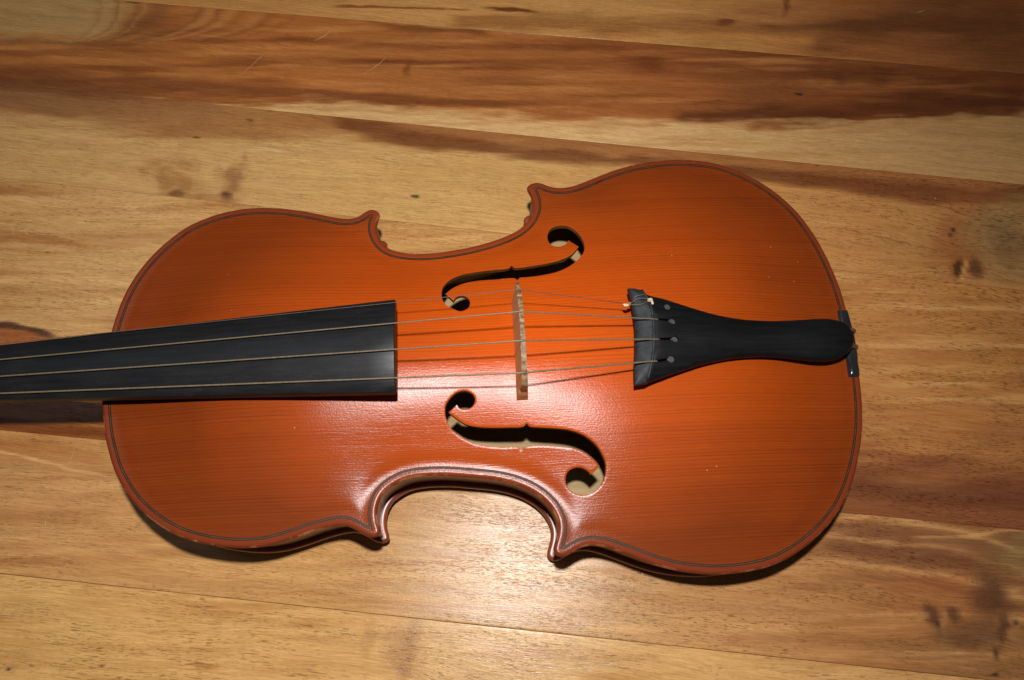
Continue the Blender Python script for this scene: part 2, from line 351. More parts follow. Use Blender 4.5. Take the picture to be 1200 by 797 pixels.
def tone(i, PX):
    """wood colour (sRGB 0-255) of plank i at table points given by their place in the photograph"""
    X, Y = PX[:, 0], PX[:, 1]; PX = np.stack([X+5*fbm(X/30, Y/12, 201+i), Y+3.2*fbm(X/42, Y/5, 301+i, 4)], 1); X, Y = PX[:, 0], PX[:, 1]; n = len(PX); jx = fbm(X/90, Y/10, 11+i)*2
    T = np.zeros((n, 3)); por = np.full(n, .8)
    def mixc(c, m):
        nonlocal T
        T = T+(np.array(c, float)-T)*np.clip(m, 0, 1)[:, None]
    def ramp(stops):
        xs = [s[0] for s in stops]
        for k in range(3): T[:, k] = np.interp(X+jx*60, xs, [s[1][k] for s in stops])
    if i in (8, 9):            # beyond the upper left joint: golden, darkening to walnut brown on the right
        ramp([(200, (188, 136, 80)), (640, (196, 148, 90)), (760, (190, 140, 84)), (1000, (150, 96, 54)), (1250, (112, 68, 38))])
        mixc((140, 88, 46), stroke(PX, [(380, 8, 1.2), (500, 9, 1.4), (560, 11, 1.0)], 1, .8))
        mixc((110, 64, 32), stroke(PX, [(560, 9, 1), (600, 11, 2), (640, 15, 1)], 1, .9))
        mixc((150, 100, 56), stroke(PX, [(520, 24, 8), (800, 32, 9), (1010, 40, 10)], 1, 1.3, .5)*.8)
        mixc((190, 132, 74), stroke(PX, [(700, 40, 3), (850, 42, 3), (1000, 50, 5)], 1, 1.2)*.6)
        mixc((104, 62, 34), stroke(PX, [(940, 50, 12), (1210, 10, 30)], 1, 1.9, .5)*.6)
        mixc((84, 48, 28), stroke(PX, [(880, 32, 4), (1210, 30, 10)], 1, 1.8, .5)*.45)
        mixc((98, 58, 32), blob(PX, 852, 26, 10, 4, 0, 1)*.8); mixc((84, 44, 24), blob(PX, 920, 8, 4, 14, 12, 1)*.6); por *= .5
    elif i == 7:               # dark figured plank with the big knot on its left and pale sapwood at its lower edge
        ramp([(-100, (176, 112, 60)), (100, (178, 114, 60)), (330, (182, 112, 56)), (520, (174, 108, 56)), (760, (170, 102, 54)), (900, (144, 86, 46)), (1060, (134, 74, 38)), (1250, (112, 60, 32))])
        mixc((206, 142, 80), np.clip(fbm(X/130, Y/7, 21), 0, 1)*1.1); mixc((118, 64, 30), np.clip(fbm(X/150, Y/8, 31), 0, 1)*1.2)
        ex = np.maximum(X-62, 0); dy = Y-6; q = np.abs(dy)/(44+.07*ex); Lr = ex/np.sqrt(np.maximum(1-np.minimum(q, .99)**2, .03))+5*fbm(X/26, Y/16, 41)
        fq = (1-smoothstep(.80, 1.02, q)); band = lambda c, s_: np.exp(-((Lr-c)/s_)**2)*fq
        mixc((182, 144, 92), (1-smoothstep(60, 120, Lr))*(1-smoothstep(.72, 1.12, q+fbm(X/40, Y/8, 44)*.3)))
        mixc((128, 86, 48), band(122, 15)*.6+band(56, 4)*.25+band(76, 3)*.45+band(100, 6)*.4)
        mixc((198, 146, 90), (band(60, 4)*.45+band(81, 3)*.5+band(106, 3)*.5+band(184, 7)*.6+band(212, 6)*.6+band(250, 9)*.35)*.7)
        mixc((130, 78, 42), (band(172, 4)*.6+band(198, 4)*.6+band(264, 7)*.5+band(226, 5)*.3+band(290, 6)*.3)*.7)
        mixc((124, 84, 48), stroke(PX, [(-40, 48, 5), (60, 50, 3), (150, 52, 4), (215, 30, 5)], 1, 1.2)*.45)
        mixc((70, 56, 40), blob(PX, 158, 2, 9, 4, 0, 1)*.8); mixc((52, 36, 24), stroke(PX, [(2, 24, .8), (8, 18, 1.1), (12, 2, 1.0), (14, -4, .8)], 1, .6, .1)*.9)
        mixc((112, 70, 42), smoothstep(-16, -4, yline(PX, [(-60, 89), (180, 115), (400, 138)])+jx*6)*(1-smoothstep(40, 260, X))*.8); mixc((122, 70, 36), stroke(PX, [(-60, 80, 9), (160, 96, 8), (400, 114, 6), (620, 124, 4)], 1, 1.3, .5)*.72)
        mixc((126, 72, 36), stroke(PX, [(380, 13, 3), (470, 24, 9), (580, 40, 4)], 1, 1.2, .4)*.75)
        mixc((206, 146, 88), stroke(PX, [(430, 22, 1.5), (533, 32, 2), (640, 39, 2), (760, 43, 1.5)], 1, 1.0)*.75)
        mixc((110, 60, 30), blob(PX, 477, 79, 4, 11, 15, 1)*.6); mixc((118, 62, 32), blob(PX, 760, 76, 26, 9, 3, 1.3)*.8)
        mixc((92, 48, 24), blob(PX, 1010, 88, 80, 9, 2, 2.0, .6)*.55); mixc((90, 46, 22), stroke(PX, [(780, 138, 5), (1000, 132, 13), (1210, 116, 18)], 1, 2.0, .6)*.72)
        mixc((160, 104, 56), stroke(PX, [(960, 56, 7), (1060, 62, 6), (1200, 82, 6)], 1, 1.4, .4)*.6)
        mixc((30, 20, 14), blob(PX, 937, 111, 2.6, 2.2, 0, .8)*.9)
        top = [(-50, 140), (140, 113), (200, 117), (400, 124), (480, 129), (670, 140), (800, 144), (960, 146), (1250, 134)]
        sap = smoothstep(-7.0, 8.0, yline(PX, top)+jx*5+6*fbm(X/24, Y/3, 88))*smoothstep(130, 180, X)
        mixc((226, 186, 128), sap*.95); mixc((196, 146, 92), sap*np.clip(fbm(X/70, Y/5, 61), 0, 1)*1.5); mixc((190, 144, 90), sap*smoothstep(760, 1150, X)*.75); por *= .45
    elif i == 6:               # pale plank with a dark edge streak under the joint
        ramp([(-100, (196, 156, 102)), (250, (200, 160, 104)), (500, (198, 158, 102)), (760, (194, 150, 94)), (1000, (186, 134, 80)), (1250, (160, 116, 70))])
        j3 = [(-60, 89), (180, 115), (400, 138), (640, 160), (930, 190), (1250, 221)]; d = yline(PX, j3)
        wd = np.interp(X, [-60, 100, 300, 420, 560, 800, 1000, 1250], [44, 48, 50, 30, 30, 26, 38, 32])
        mixc((150, 98, 56), (1-smoothstep(.35, 1.1, d/wd+fbm(X/100, Y/10, 8)*.5))*np.interp(X, [-60, 100, 300, 420, 700, 1250], [.85, .8, .7, .9, .85, .95]))
        mixc((108, 62, 34), stroke(PX, [(380, 140, 5), (440, 154, 10), (600, 180, 8), (800, 192, 5), (930, 210, 8), (1080, 226, 9), (1250, 232, 8)], 1, 1.3, .4)*.75)
        mixc((118, 74, 44), (1-smoothstep(2, 17, d+jx*9))*(1-smoothstep(60, 300, X))*.85); mixc((138, 100, 66), (1-smoothstep(.3, 1.4, np.abs(d-22+jx*10)/16))*(1-smoothstep(40, 300, X))*.6)
        mixc((150, 100, 56), blob(PX, 208, 208, 30, 20, 25, 1.6, .6, 5, 12)*.6); mixc((134, 88, 56), blob(PX, 272, 218, 15, 24, 24, 1.6, .6, 8, 12)*.65); mixc((96, 64, 38), blob(PX, 208, 227, 9, 4, 0, 1)*.8); mixc((92, 58, 38), blob(PX, 265, 229, 7, 5, 30, 1)*.85)
        mixc((150, 104, 60), blob(PX, 240, 232, 40, 6, 4, 1.2)*.5)
        mixc((216, 190, 150), stroke(PX, [(270, 178, 2), (310, 175, 2.5), (350, 178, 1)], 1, 1.2)*.5)
        mixc((92, 60, 34), blob(PX, 230, 163, 3.2, 1.6, 8, .8)*.85); mixc((76, 56, 38), blob(PX, 487, 229, 2.6, 2.0, 0, .7)*.85); mixc((100, 66, 36), blob(PX, 291, 141, 4, 1.4, 8, .8)*.7)
        # the knotty right end
        mixc((150, 92, 52), blob(PX, 1125, 285, 34, 46, 10, 1.5, .3)*.85)
        rr = np.sqrt(((X-1205)/95)**2+((Y-278)/60)**2)+fbm(X/30, Y/30, 9)*.12
        mixc((152, 118, 74), (1-smoothstep(.5, 1.1, rr))*.7); mixc((120, 98, 62), (1-smoothstep(.7, 1.0, rr))*(.5+.5*np.sin(rr*46))**3*.5)
        mixc((120, 92, 60), blob(PX, 1182, 288, 20, 34, -25, 1.4, .4)*.65)
        mixc((46, 30, 20), blob(PX, 1118, 272, 2.0, 6, -4, .7)*.9); mixc((70, 44, 26), blob(PX, 1122, 317, 6, 13, 14, 1)*.9); mixc((84, 54, 32), blob(PX, 1144, 314, 8, 14, -10, 1.1)*.75); mixc((196, 140, 86), blob(PX, 1132, 316, 3.0, 11, 8, .9)*.9); mixc((214, 160, 104), blob(PX, 1127, 328, 3, 4, 0, .9)*.9)
        por = .55+.5*smoothstep(880, 960, X)
    elif i == 5:               # pale to honey plank crossing behind the violin
        ramp([(-100, (196, 150, 96)), (120, (202, 160, 104)), (500, (200, 156, 100)), (1000, (182, 130, 76)), (1250, (160, 108, 60))])
        mixc((158, 104, 58), np.clip(fbm(X/140, Y/8, 71), 0, 1)*1.0); mixc((216, 172, 116), np.clip(fbm(X/160, Y/9, 75), 0, 1)*1.0)
        mixc((160, 104, 58), stroke(PX, [(-60, 268, 6), (60, 282, 5), (120, 292, 3)], 1, 1.3)*.55)
        mixc((150, 84, 40), smoothstep(0, 3, yline(PX, [(-60, 372), (0, 378), (70, 397), (160, 425), (1300, 800)]))*.85)
        mixc((72, 42, 24), stroke(PX, [(-60, 376, 4), (10, 380, 4), (40, 388, 3), (75, 398, 1.5)], 1, 1.0)*.85)
        mixc((80, 56, 36), blob(PX, 55, 296, 1.8, 1.6, 0, .8)*.9); por = .75+.5*smoothstep(880, 960, X)
    elif i == 4:               # brown plank under neck and lower bout
        ramp([(-100, (150, 96, 50)), (120, (160, 104, 56)), (500, (170, 118, 68)), (960, (172, 122, 72)), (1080, (168, 114, 66)), (1250, (154, 102, 60))])
        dd = yline(PX, [(-60, 498), (118, 515), (998, 603), (1250, 625)])
        mixc((122, 72, 46), smoothstep(-95, -35, dd+jx*26)*smoothstep(850, 1000, X)*.8)
        mixc((96, 56, 36), stroke(PX, [(930, 560, 10), (1040, 572, 12), (1250, 590, 12)], 1, 1.5, .5)*.55)
        mixc((112, 62, 28), stroke(PX, [(-60, 492, 5), (0, 497, 7), (118, 508, 6), (220, 520, 5)], 1, 1.2)*.8); mixc((200, 150, 96), stroke(PX, [(1000, 455, 1.5), (1112, 462, 1.5), (1210, 470, 1.2)], 1, 1.2)*.5); por = .75+.5*smoothstep(880, 960, X)
    elif i == 3:               # long plank with the stained knot at the lower right
        ramp([(-100, (186, 138, 86)), (120, (194, 148, 94)), (450, (192, 150, 98)), (700, (186, 144, 94)), (900, (174, 128, 82)), (1010, (158, 110, 68)), (1250, (138, 98, 60))])
        mixc((214, 168, 110), np.clip(fbm(X/160, Y/9, 81), 0, 1)*.9); mixc((164, 112, 64), np.clip(fbm(X/150, Y/10, 85), 0, 1)*.9)
        mixc((166, 112, 62), stroke(PX, [(-60, 512, 10), (60, 530, 12), (140, 545, 6)], 1, 1.4, .4)*.6)
        mixc((222, 178, 122), stroke(PX, [(-60, 525, 1.5), (20, 533, 1.5), (80, 549, 1.5), (140, 560, 1.3)], 1, 1.0)*.7)
        mixc((122, 82, 56), smoothstep(6, 16, yline(PX, [(998, 603), (1250, 625)])+jx*6)*(1-smoothstep(30, 62, yline(PX, [(998, 603), (1250, 625)])+jx*10))*smoothstep(930, 1010, X)*.55)
        mixc((196, 146, 96), stroke(PX, [(985, 604, 4), (1040, 604, 3), (1090, 612, 2)], 1, 1.2)*.8)
        bow = Y-(650-38*np.exp(-((X-1040)/170)**2)+.10*(X-1040)); wv = .5+.5*np.sin(bow/4.6+fbm(X/80, Y/20, 3)*3)
        m = smoothstep(880, 1000, X)*smoothstep(-60, -30, bow)*(1-smoothstep(55, 100, bow))
        mixc((118, 76, 50), m*wv**2*.6); mixc((190, 144, 94), m*(1-wv)**8*.8)
        mixc((110, 70, 44), stroke(PX, [(960, 640, 6), (1080, 650, 12), (1190, 660, 8)], 1, 1.5, .5)*.55)
        mixc((140, 116, 74), blob(PX, 1200, 650, 40, 26, -20, 1.4)*.7); mixc((200, 152, 98), stroke(PX, [(1060, 630, 2), (1130, 628, 2), (1210, 619, 2)], 1, 1.1)*.6)
        mixc((66, 48, 36), blob(PX, 1163, 700, 24, 30, -28, 1.3, .3)*.86); mixc((58, 40, 30), blob(PX, 1176, 733, 6, 18, 0, 1.2)*.75); mixc((92, 66, 46), blob(PX, 1138, 742, 34, 16, 0, 1.5, .5)*.7)
        mixc((60, 44, 34), blob(PX, 1093, 720, 7, 13, -24, 1.1)*.85); mixc((40, 28, 20), blob(PX, 1101, 730, 4, 4, 0, 1)*.9); mixc((64, 46, 34), blob(PX, 1116, 719, 7, 11, -28, 1.1)*.85)
        mixc((92, 66, 44), blob(PX, 1101, 740, 4, 12, 0, 1.1)*.6); mixc((60, 44, 34), blob(PX, 1189, 730, 5, 4, 0, 1)*.75); mixc((52, 36, 26), blob(PX, 1169, 765, 3, 10, -10, 1)*.8); mixc((44, 28, 20), blob(PX, 1166, 791, 4, 3, 0, 1)*.9)
        mixc((160, 92, 50), blob(PX, 1120, 700, 90, 36, 10, 1.6)*.35)
        mixc((74, 52, 36), blob(PX, 629, 654, 1.8, 1.6, 0, .8)*.9); por = .75+.45*smoothstep(620, 800, X)*(1-smoothstep(1050, 1120, X))
    else:                      # pale plank in the foreground
        ramp([(-100, (204, 160, 100)), (400, (206, 164, 106)), (700, (204, 164, 108)), (1000, (196, 152, 98)), (1250, (186, 140, 90))])
        mixc((174, 126, 72), np.clip(fbm(X/120, Y/10, 91), 0, 1)*.9)
        mixc((160, 114, 66), stroke(PX, [(440, 760, 26), (505, 760, 26)], 1, 1.5)*.4); mixc((150, 106, 62), blob(PX, 478, 765, 8, 44, 12, 1.4)*.5); mixc((160, 118, 70), blob(PX, 432, 750, 7, 34, 8, 1.4)*.35)
        mixc((60, 44, 32), blob(PX, 8, 783, 2.8, 2.2, 0, .7)*.95)
        for bx, by in ((30, 733), (117, 761), (122, 782), (138, 794)): mixc((92, 66, 42), blob(PX, bx, by, 1.5, 1.3, 0, .7)*.8)
        mixc((160, 108, 58), blob(PX, 238, 780, 14, 5, 10, 1.2)*.6); por = .85
    if i == 7: T = T*np.interp(X, [0, 700, 1200], [.98, .94, .88])[:, None]
    g = T.mean(1, keepdims=True); T = np.clip((g+(T-g)*(1.0 if i == 7 else 1.04)), 0, 255)
    return T, por+np.zeros(n)

def make_planks():
    root_v = []; top = None
    bb = [(-900, -520), (960, -520), (960, 840), (-900, 840)]
    V = [(x, y, -3.2) for x, y in bb]+[(x, y, -24) for x, y in bb]
    top = mesh_obj('tabletop', V, [(0, 1, 2, 3), (7, 6, 5, 4), (0, 4, 5, 1), (1, 5, 6, 2), (2, 6, 7, 3), (3, 7, 4, 0)], MSLAB, smooth=False)
    top['kind'] = 'structure'; top['label'] = 'golden brown wooden tabletop of narrow glued planks with knots and dark streaks'
    xs = np.r_[np.linspace(-860, -300, 14)[:-1], np.arange(-300, 372, 2.2), np.linspace(372, 920, 14)]
    for i in range(len(JOINTS)-1):
        (k0, b0), (k1, b1) = JOINTS[i], JOINTS[i+1]
        inview = 2 <= i <= 7
        nt = 112 if i != 4 else 210 if inview else 12
        X = xs if inview else xs[::6]
        gap = .06 if i not in (2, 3) else .20
        t = np.r_[0, np.linspace(.004, .996, nt), 1]
        gx, gt = np.meshgrid(X, t, indexing='ij')
        y0 = k0*gx+b0+gap/2; y1 = k1*gx+b1-gap/2
        gy = y0+(y1-y0)*gt; z = np.where((gt == 0) | (gt == 1), -.05, 0.0)
        P = np.stack([gx.ravel(), gy.ravel(), z.ravel()], 1)
        PX = proj(np.c_[P[:, :2], np.zeros(len(P))]); ok = np.abs(PX) < 4000
        PC = np.clip(PX, -1500, 2800)
        if i == 4:                                        # a wide board: honey coloured above, browner below
            (Ta, pa), (Tb, pb) = tone(5, PC), tone(4, PC)
            m = smoothstep(-18, 18, PC[:, 1]-(418+.055*PC[:, 0])+30*fbm(PC[:, 0]/160, PC[:, 1]/14, 77))[:, None]
            T, por = Ta*(1-m)+Tb*m, pa*(1-m[:, 0])+pb*m[:, 0]
        else: T, por = tone(max(i, 2) if i < 4 else min(i+1, 9), PC)
        v = P[:, 1]-k0*P[:, 0]+2.6*fbm(P[:, 0]/110, P[:, 1]/26, 100+i)*2
        # grain flows round the knots
        for (cx, cy, r, a) in ((1150, 300, 26, 9), (1130, 715, 26, 9), (230, 225, 20, 6)):
            c = up_t(cx, cy); d2 = ((P[:, 0]-c[0])/1.6)**2+(P[:, 1]-c[1])**2; v = v+a*np.exp(-d2/(r*r))*np.sign(P[:, 1]-c[1]+1e-6)*np.tanh(np.abs(P[:, 1]-c[1])/6)
        n0, n1 = gx.shape; idx = np.arange(n0*n1).reshape(n0, n1)
        F = np.stack([idx[:-1, :-1], idx[1:, :-1], idx[1:, 1:], idx[:-1, 1:]], -1).reshape(-1, 4).tolist()
        nb = len(P)                                       # sides down to the underlay
        rim = np.r_[idx[:, 0], idx[-1, 1:], idx[-2::-1, -1], idx[0, -2:0:-1]]
        low = P[rim].copy(); low[:, 2] = -3.0; m = len(rim)
        F += [(int(rim[j]), nb+j, nb+(j+1) % m, int(rim[(j+1) % m])) for j in range(m)]
        P2 = np.vstack([P, low]); ext = lambda a: np.concatenate([a, a[rim]], 0)
        o = mesh_obj('plank', P2, F, MPLANK, top, True, attrs={'wood_tone': ext(lin(T)), 'grain': ext(v), 'pore_mask': ext(por), 'plank_seed': np.full(len(P2), i*3.7)})
        o['label'] = {6: 'dark figured plank with a pale knot at its left end', 5: 'pale plank with a dark streak along its upper edge', 3: 'tan plank with dark stained knots at its right end', 2: 'pale plank at the lower edge of the photo'}.get(i, 'plain brown plank')
        if i in (6, 5, 4, 3):
            for (pts, w) in SCR.get(i, []):
                L = np.array([up_t(x, y, .012) for x, y in pts]); L = spline(L, 1.2, False, 4)
                tt = np.gradient(L[:, :2], axis=0); tt /= np.linalg.norm(tt, axis=1)[:, None]; nn = np.stack([-tt[:, 1], tt[:, 0]], 1)
                hw = (w*.5*np.sin(np.linspace(.15, math.pi-.15, len(L)))*(1+.5*np.array([random.uniform(-1, 1) for _ in L])))[:, None]
                A = L.copy(); B = L.copy(); A[:, :2] += nn*hw; B[:, :2] -= nn*hw
                q = len(L); mesh_obj('scratch', np.vstack([A, B]), [(j, j+1, q+j+1, q+j) for j in range(q-1)], MSCR, o)
    return top
SCR = {6: [([(389, 34), (380, 42), (368, 48)], .35), ([(313, 60), (300, 72), (279, 91)], .22), ([(453, 67), (440, 78), (424, 88)], .30), ([(1072, 15), (1085, 12)], .2)],
       5: [([(1095, 232), (1097, 233)], .5)], 4: [([(15, 262), (15.5, 275)], .3), ([(25, 262), (33, 276)], .35), ([(29, 266), (39, 274)], .25), ([(42, 362), (46, 360)], .7)],
       3: [([(53, 608), (53, 617)], .35), ([(95, 510), (86, 530), (80, 548)], .16), ([(625, 664), (623, 675)], .4)]}

# ------------------------------------------------------------------ the violin
ZE = 52.0                                              # height of the top plate's edge above the table
OUT_PX = [(118.2,440),(118.4,473),(119.6,490),(121.6,510.2),(126.1,530.3),(132.1,550.4),(141.1,568.4),(152.2,585.5),(166.2,600.6),(178.3,610.6),(190.3,619),(205,627),(228,635),(250,639.3),(272.8,641.8),(293.8,641.8),(314.8,639.1),(334,633.9),(355,626.9),(372.5,621.1),(390,616.9),(404,615.9),(414.5,619.9),(425,626),(433.8,629.5),(440,629.3),(445,626.6),(446.4,622),(443.8,615.3),(442,606.5),(442,596.5),(445.1,585.2),(451.4,575.8),(461.4,568.2),(474,562),(489,558.8),(507.8,557.3),(526.7,557.4),(545.5,558.8),(560,560),(580.8,562.2),(602,567),(621.6,575),(636.2,584.9),(646,595.5),(652.6,608.5),(654,618.3),(652,631),(649.2,640),(648.6,645.5),(651.5,650.5),(658,653),(665.8,651),(674.2,645.5),(685,640.5),(696.7,639.2),(710,641.3),(726.7,646.7),(746.7,654.2),(768.3,662),(788.3,667.5),(810,671.3),(837.6,673.3),(858.6,672.4),(881.5,669.2),(904.3,663.6),(925.4,653.9),(942.9,642.5),(958.7,629.4),(974.5,612.7),(986.8,595.1),(996,575.8),(1004.1,550.6),(1009.1,525.5),(1011.9,500.4),(1011.6,475.3),(1008.5,442),(1005.5,422),(1002,400),(997.3,378),(992,358.6),(986.7,341),(981.3,326),(974.6,310.6),(964.6,290.5),(952.5,270.4),(936.5,249.3),(920.4,233.3),(900.3,217.8),(880.2,206.1),(860.2,197.1),(840,190.5),(821.7,187.6),(803.3,186.1),(785,186.3),(766.7,188),(744.7,191.6),(722.7,197.5),(702.5,204.8),(684.2,212.5),(669.5,217.3),(658.5,219.1),(648,218.3),(640,215.8),(633.3,213),(626.7,213),(620,215.3),(617,218.3),(618,221.5),(621.7,227.5),(624.2,235),(624.7,243.3),(621.7,252.5),(615,262),(605,269.7),(590,277),(570,283.7),(550,288.8),(530,292.5),(510,295.3),(490,296.3),(473.3,295),(460,292),(451.7,287.5),(445.8,280.8),(442,273.3),(440.8,266.7),(441.7,260),(443.7,254.2),(445.3,250),(443.3,246.7),(437.5,244.2),(430.8,245.3),(425,249.2),(416.7,253.8),(406.7,255.3),(393.3,253.8),(373.3,249.7),(355,246.2),(333.3,243.3),(313.3,242.4),(297,242.5),(276.7,244.9),(250.6,251.1),(220.5,263.7),(200.4,277.6),(180.3,295.3),(162.2,316.3),(150.2,334.4),(141.2,352.5),(133.1,374.6),(128,393),(122.5,415)]
OUT = spline(np.array([up(x, y, ZE)[:2] for x, y in OUT_PX]), .7); OUT = smooth_closed(OUT, 6); OUT = resample(OUT, .7)
OUTN = normals2(OUT)
OUTC = resample(OUT, 1.4)                              # coarser copy for distances
# arching: screened membrane over the outline
GX = np.arange(-184, 186, 2.0); GY = np.arange(-112, 114, 2.0)
gxx, gyy = np.meshgrid(GX, GY, indexing='ij'); MASK = inside(np.stack([gxx.ravel(), gyy.ravel()], 1), OUTC).reshape(gxx.shape)
w = MASK.astype(float)*.5; k2 = (2/62.0)**2
for _ in range(1500):
    a = np.zeros_like(w); a[1:-1, 1:-1] = (w[2:, 1:-1]+w[:-2, 1:-1]+w[1:-1, 2:]+w[1:-1, :-2]+k2)/(4+k2); w = np.where(MASK, a, 0)
wn = w.max(1); kern = np.exp(-.5*(np.arange(-45, 46)*2/32.0)**2); kern /= kern.sum(); wn = np.convolve(wn, kern, 'same'); half = np.where(GX > 0, wn[GX > 0].max(), wn[GX < -60].max()); wn = np.maximum(wn, half*(.50+.50*smoothstep(60, 176, np.abs(GX))))
ks_ = np.exp(-.5*(np.arange(-40, 41)*2/24.0)**2); ks_ /= ks_.sum(); wn = np.convolve(np.pad(wn, 40, 'edge'), ks_, 'valid')
HG = 11.2*np.clip(w/wn[:, None], 0, 1.08)**2.0
kb = np.exp(-.5*(np.arange(-4, 5)*2/2.6)**2); kb /= kb.sum()
for ax in (0, 1): HG = np.apply_along_axis(lambda r: np.convolve(r, kb, 'same'), ax, HG)
def bil(x, y):
    fx = np.clip((x-GX[0])/2, 0, len(GX)-1.001); fy = np.clip((y-GY[0])/2, 0, len(GY)-1.001); i, j = fx.astype(int), fy.astype(int); u, v = fx-i, fy-j
    return HG[i, j]*(1-u)*(1-v)+HG[i+1, j]*u*(1-v)+HG[i, j+1]*(1-u)*v+HG[i+1, j+1]*u*v
def arch(P, d=None):
    P = np.atleast_2d(P)
    if d is None: d = segdist(P, OUTC)
    return bil(P[:, 0], P[:, 1])*smoothstep(0, 10, d)-.22*np.exp(-((d-6.5)/3.2)**2)
RB = 1.7
def rounding(d): return np.where(d < RB, RB-np.sqrt(np.maximum(RB**2-(RB-np.minimum(d, RB))**2, 0)), 0)
def ztop(P, d=None):
    P = np.atleast_2d(P); d = segdist(P, OUTC) if d is None else d
    return ZE+arch(P, d)-rounding(d)*.95
def on_top(px, py, lift=0.0):                          # where the ray of a photo point meets the belly
    z = ZE+8
    for _ in range(12):
        P = up(px, py, z); z = .5*z+.5*(ztop(P[None, :2])[0]+lift)
    return np.array([P[0], P[1], z])

F1 = [(160,605),(130,590),(105,560),(95,520),(105,470),(150,425),(220,395),(320,375),(430,362),(525,350),(543,332),(562,347),(680,335),(780,318),(870,293),(930,262),(972,213),(905,172),(892,195),(850,212),(805,206),(775,172),(775,130),(800,95),(850,78),(910,85),(960,118),(995,165),(1010,215),(1000,255),(960,302),(900,345),(830,375),(740,395),(640,408),(596,412),(580,427),(562,415),(440,423),(320,432),(230,450),(165,480),(120,515),(172,560),(185,540),(222,526),(262,540),(278,572),(262,608),(215,626)]
F2 = [(245,97),(190,110),(150,145),(122,190),(118,240),(128,285),(160,345),(220,395),(300,435),(400,455),(500,460),(582,460),(605,478),(630,458),(740,450),(850,455),(950,470),(1020,500),(1075,545),(1105,580),(1050,635),(1035,615),(990,590),(940,592),(900,620),(888,670),(905,720),(945,752),(1000,765),(1060,750),(1110,705),(1140,640),(1143,560),(1120,500),(1080,440),(1010,385),(920,350),(820,337),(720,332),(660,325),(640,305),(620,325),(520,332),(400,333),(320,328),(250,312),(190,275),(140,237),(192,188),(215,212),(250,218),(290,200),(310,160),(295,120)]
SH1 = {10, 16, 17, 36, 42, 43}; SH2 = {12, 19, 20, 40, 47, 48}
def fhole(C, oy, sharp):
    W = np.array([on_top(500+x/5.4545, oy+y/5.4545)[:2] for x, y in C]); n = len(W)
    ks = sorted(sharp); out = []
    for a, b in zip(ks, ks[1:]+[ks[0]+n]):              # smooth runs between the sharp corners
        run = W[[j % n for j in range(a, b+1)]]
        out.append(spline(run, .55, False)[:-1] if len(run) > 2 else resample(run, .55, False)[:-1])
    return np.vstack(out)
FH = [fhole(F1, 250, SH1), fhole(F2, 440, SH2)]

def plate_points(sp, offs, holes):
    pts = [];
    for d in offs:
        st = 1 if d < 2 else 2
        q = (OUT+OUTN*d)[::st]; dd = segdist(q, OUTC); pts.append(q[dd > d*.93-.04])
    gx, gy = np.meshgrid(np.arange(-182, 182, sp), np.arange(-110, 110, sp*.866), indexing='ij'); gx = gx+(np.arange(gx.shape[1]) % 2)*sp/2
    g = np.stack([gx.ravel(), gy.ravel()], 1); g = g[inside(g, OUTC)]; g = g[segdist(g, OUTC) > offs[-1]+sp*.6]
    for h in holes:
        n = normals2(h); [pts.append((h-n*q)[::2][segdist((h-n*q)[::2], h) > q*.9]) for q in (.45, 1.1, 2.0)]
    pts.append(g); pts = np.vstack(pts)
    for h in holes: pts = pts[~(inside(pts, h) | (segdist(pts, h) < .38))]
    return pts
violin = bpy.data.objects.new('violin', None); link(violin); violin.empty_display_size = .02
violin['label'] = 'amber brown violin with black fingerboard and tailpiece lying face up on the wooden tabletop'; violin['category'] = 'violin'; violin.matrix_world = FRAME

def build_top():
    offs = [.25, .6, 1.0, 1.5, 2.2, 3.0, 3.7, 4.5, 5.6, 7, 8.5, 10]
    v, f = cdt(OUT, FH, plate_points(2.4, offs, FH)); d = segdist(v, OUTC)
    onout = d < .12; d[onout] = 0
    zt = ztop(v, d); zb = ZE-4.2+rounding(d)*.95+np.maximum(arch(v, d), 0)*smoothstep(4, 14, d)+1.2*smoothstep(4, 20, d)
    for h in FH: zt = zt-.12*(segdist(v, h) < .05)     # softly broken edges of the sound holes
    V, F, nf, ns = slab(v, f, zt, zb)
    side0 = 2*nf; fm = np.r_[np.zeros(nf), np.ones(nf), np.zeros(ns)]
    n = len(v)
    for q in range(ns):
        a = F[side0+q][0]; fm[side0+q] = 0 if onout[a] else 2
    fm[nf:2*nf] = [0 if d[t[0]-n] < 3 else 1 for t in F[nf:2*nf]]
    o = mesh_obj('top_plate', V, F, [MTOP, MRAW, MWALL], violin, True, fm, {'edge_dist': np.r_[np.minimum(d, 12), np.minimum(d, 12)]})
    return auto_sharp(o, 50)
def build_back():
    offs = [.25, .6, 1.0, 1.5, 2.2, 3.2, 5, 8, 11]
    v, f = cdt(OUT[::2], [], plate_points(5.0, offs, [])); d = segdist(v, OUTC); d[d < .12] = 0
    zb = 13-np.clip(bil(v[:, 0], v[:, 1])*smoothstep(1, 20, d), 0, 13)*.62+rounding(d)*.95; zb = np.maximum(zb, 4.35+.0432*v[:, 0]-.01205*v[:, 1]+.15)
    zt = np.where(d < 3.2, 17.2-rounding(d)*.95, np.minimum(zb+4.0, 17.2)); zt = 17.2-(17.2-(zb+3.0))*smoothstep(4.5, 12, d)-rounding(d)*.95
    V, F, nf, ns = slab(v, f, zt, zb); n = len(v)
    fm = np.r_[[1 if d[t].min() > 2.9 else 0 for t in f], np.zeros(nf+ns)]
    return mesh_obj('back_plate', V, F, [MBACKV, MRAW], violin, True, fm)
def offset_curve(dist, tol=.06):
    q = OUT+OUTN*dist; return segdist(q, OUTC) > dist-tol
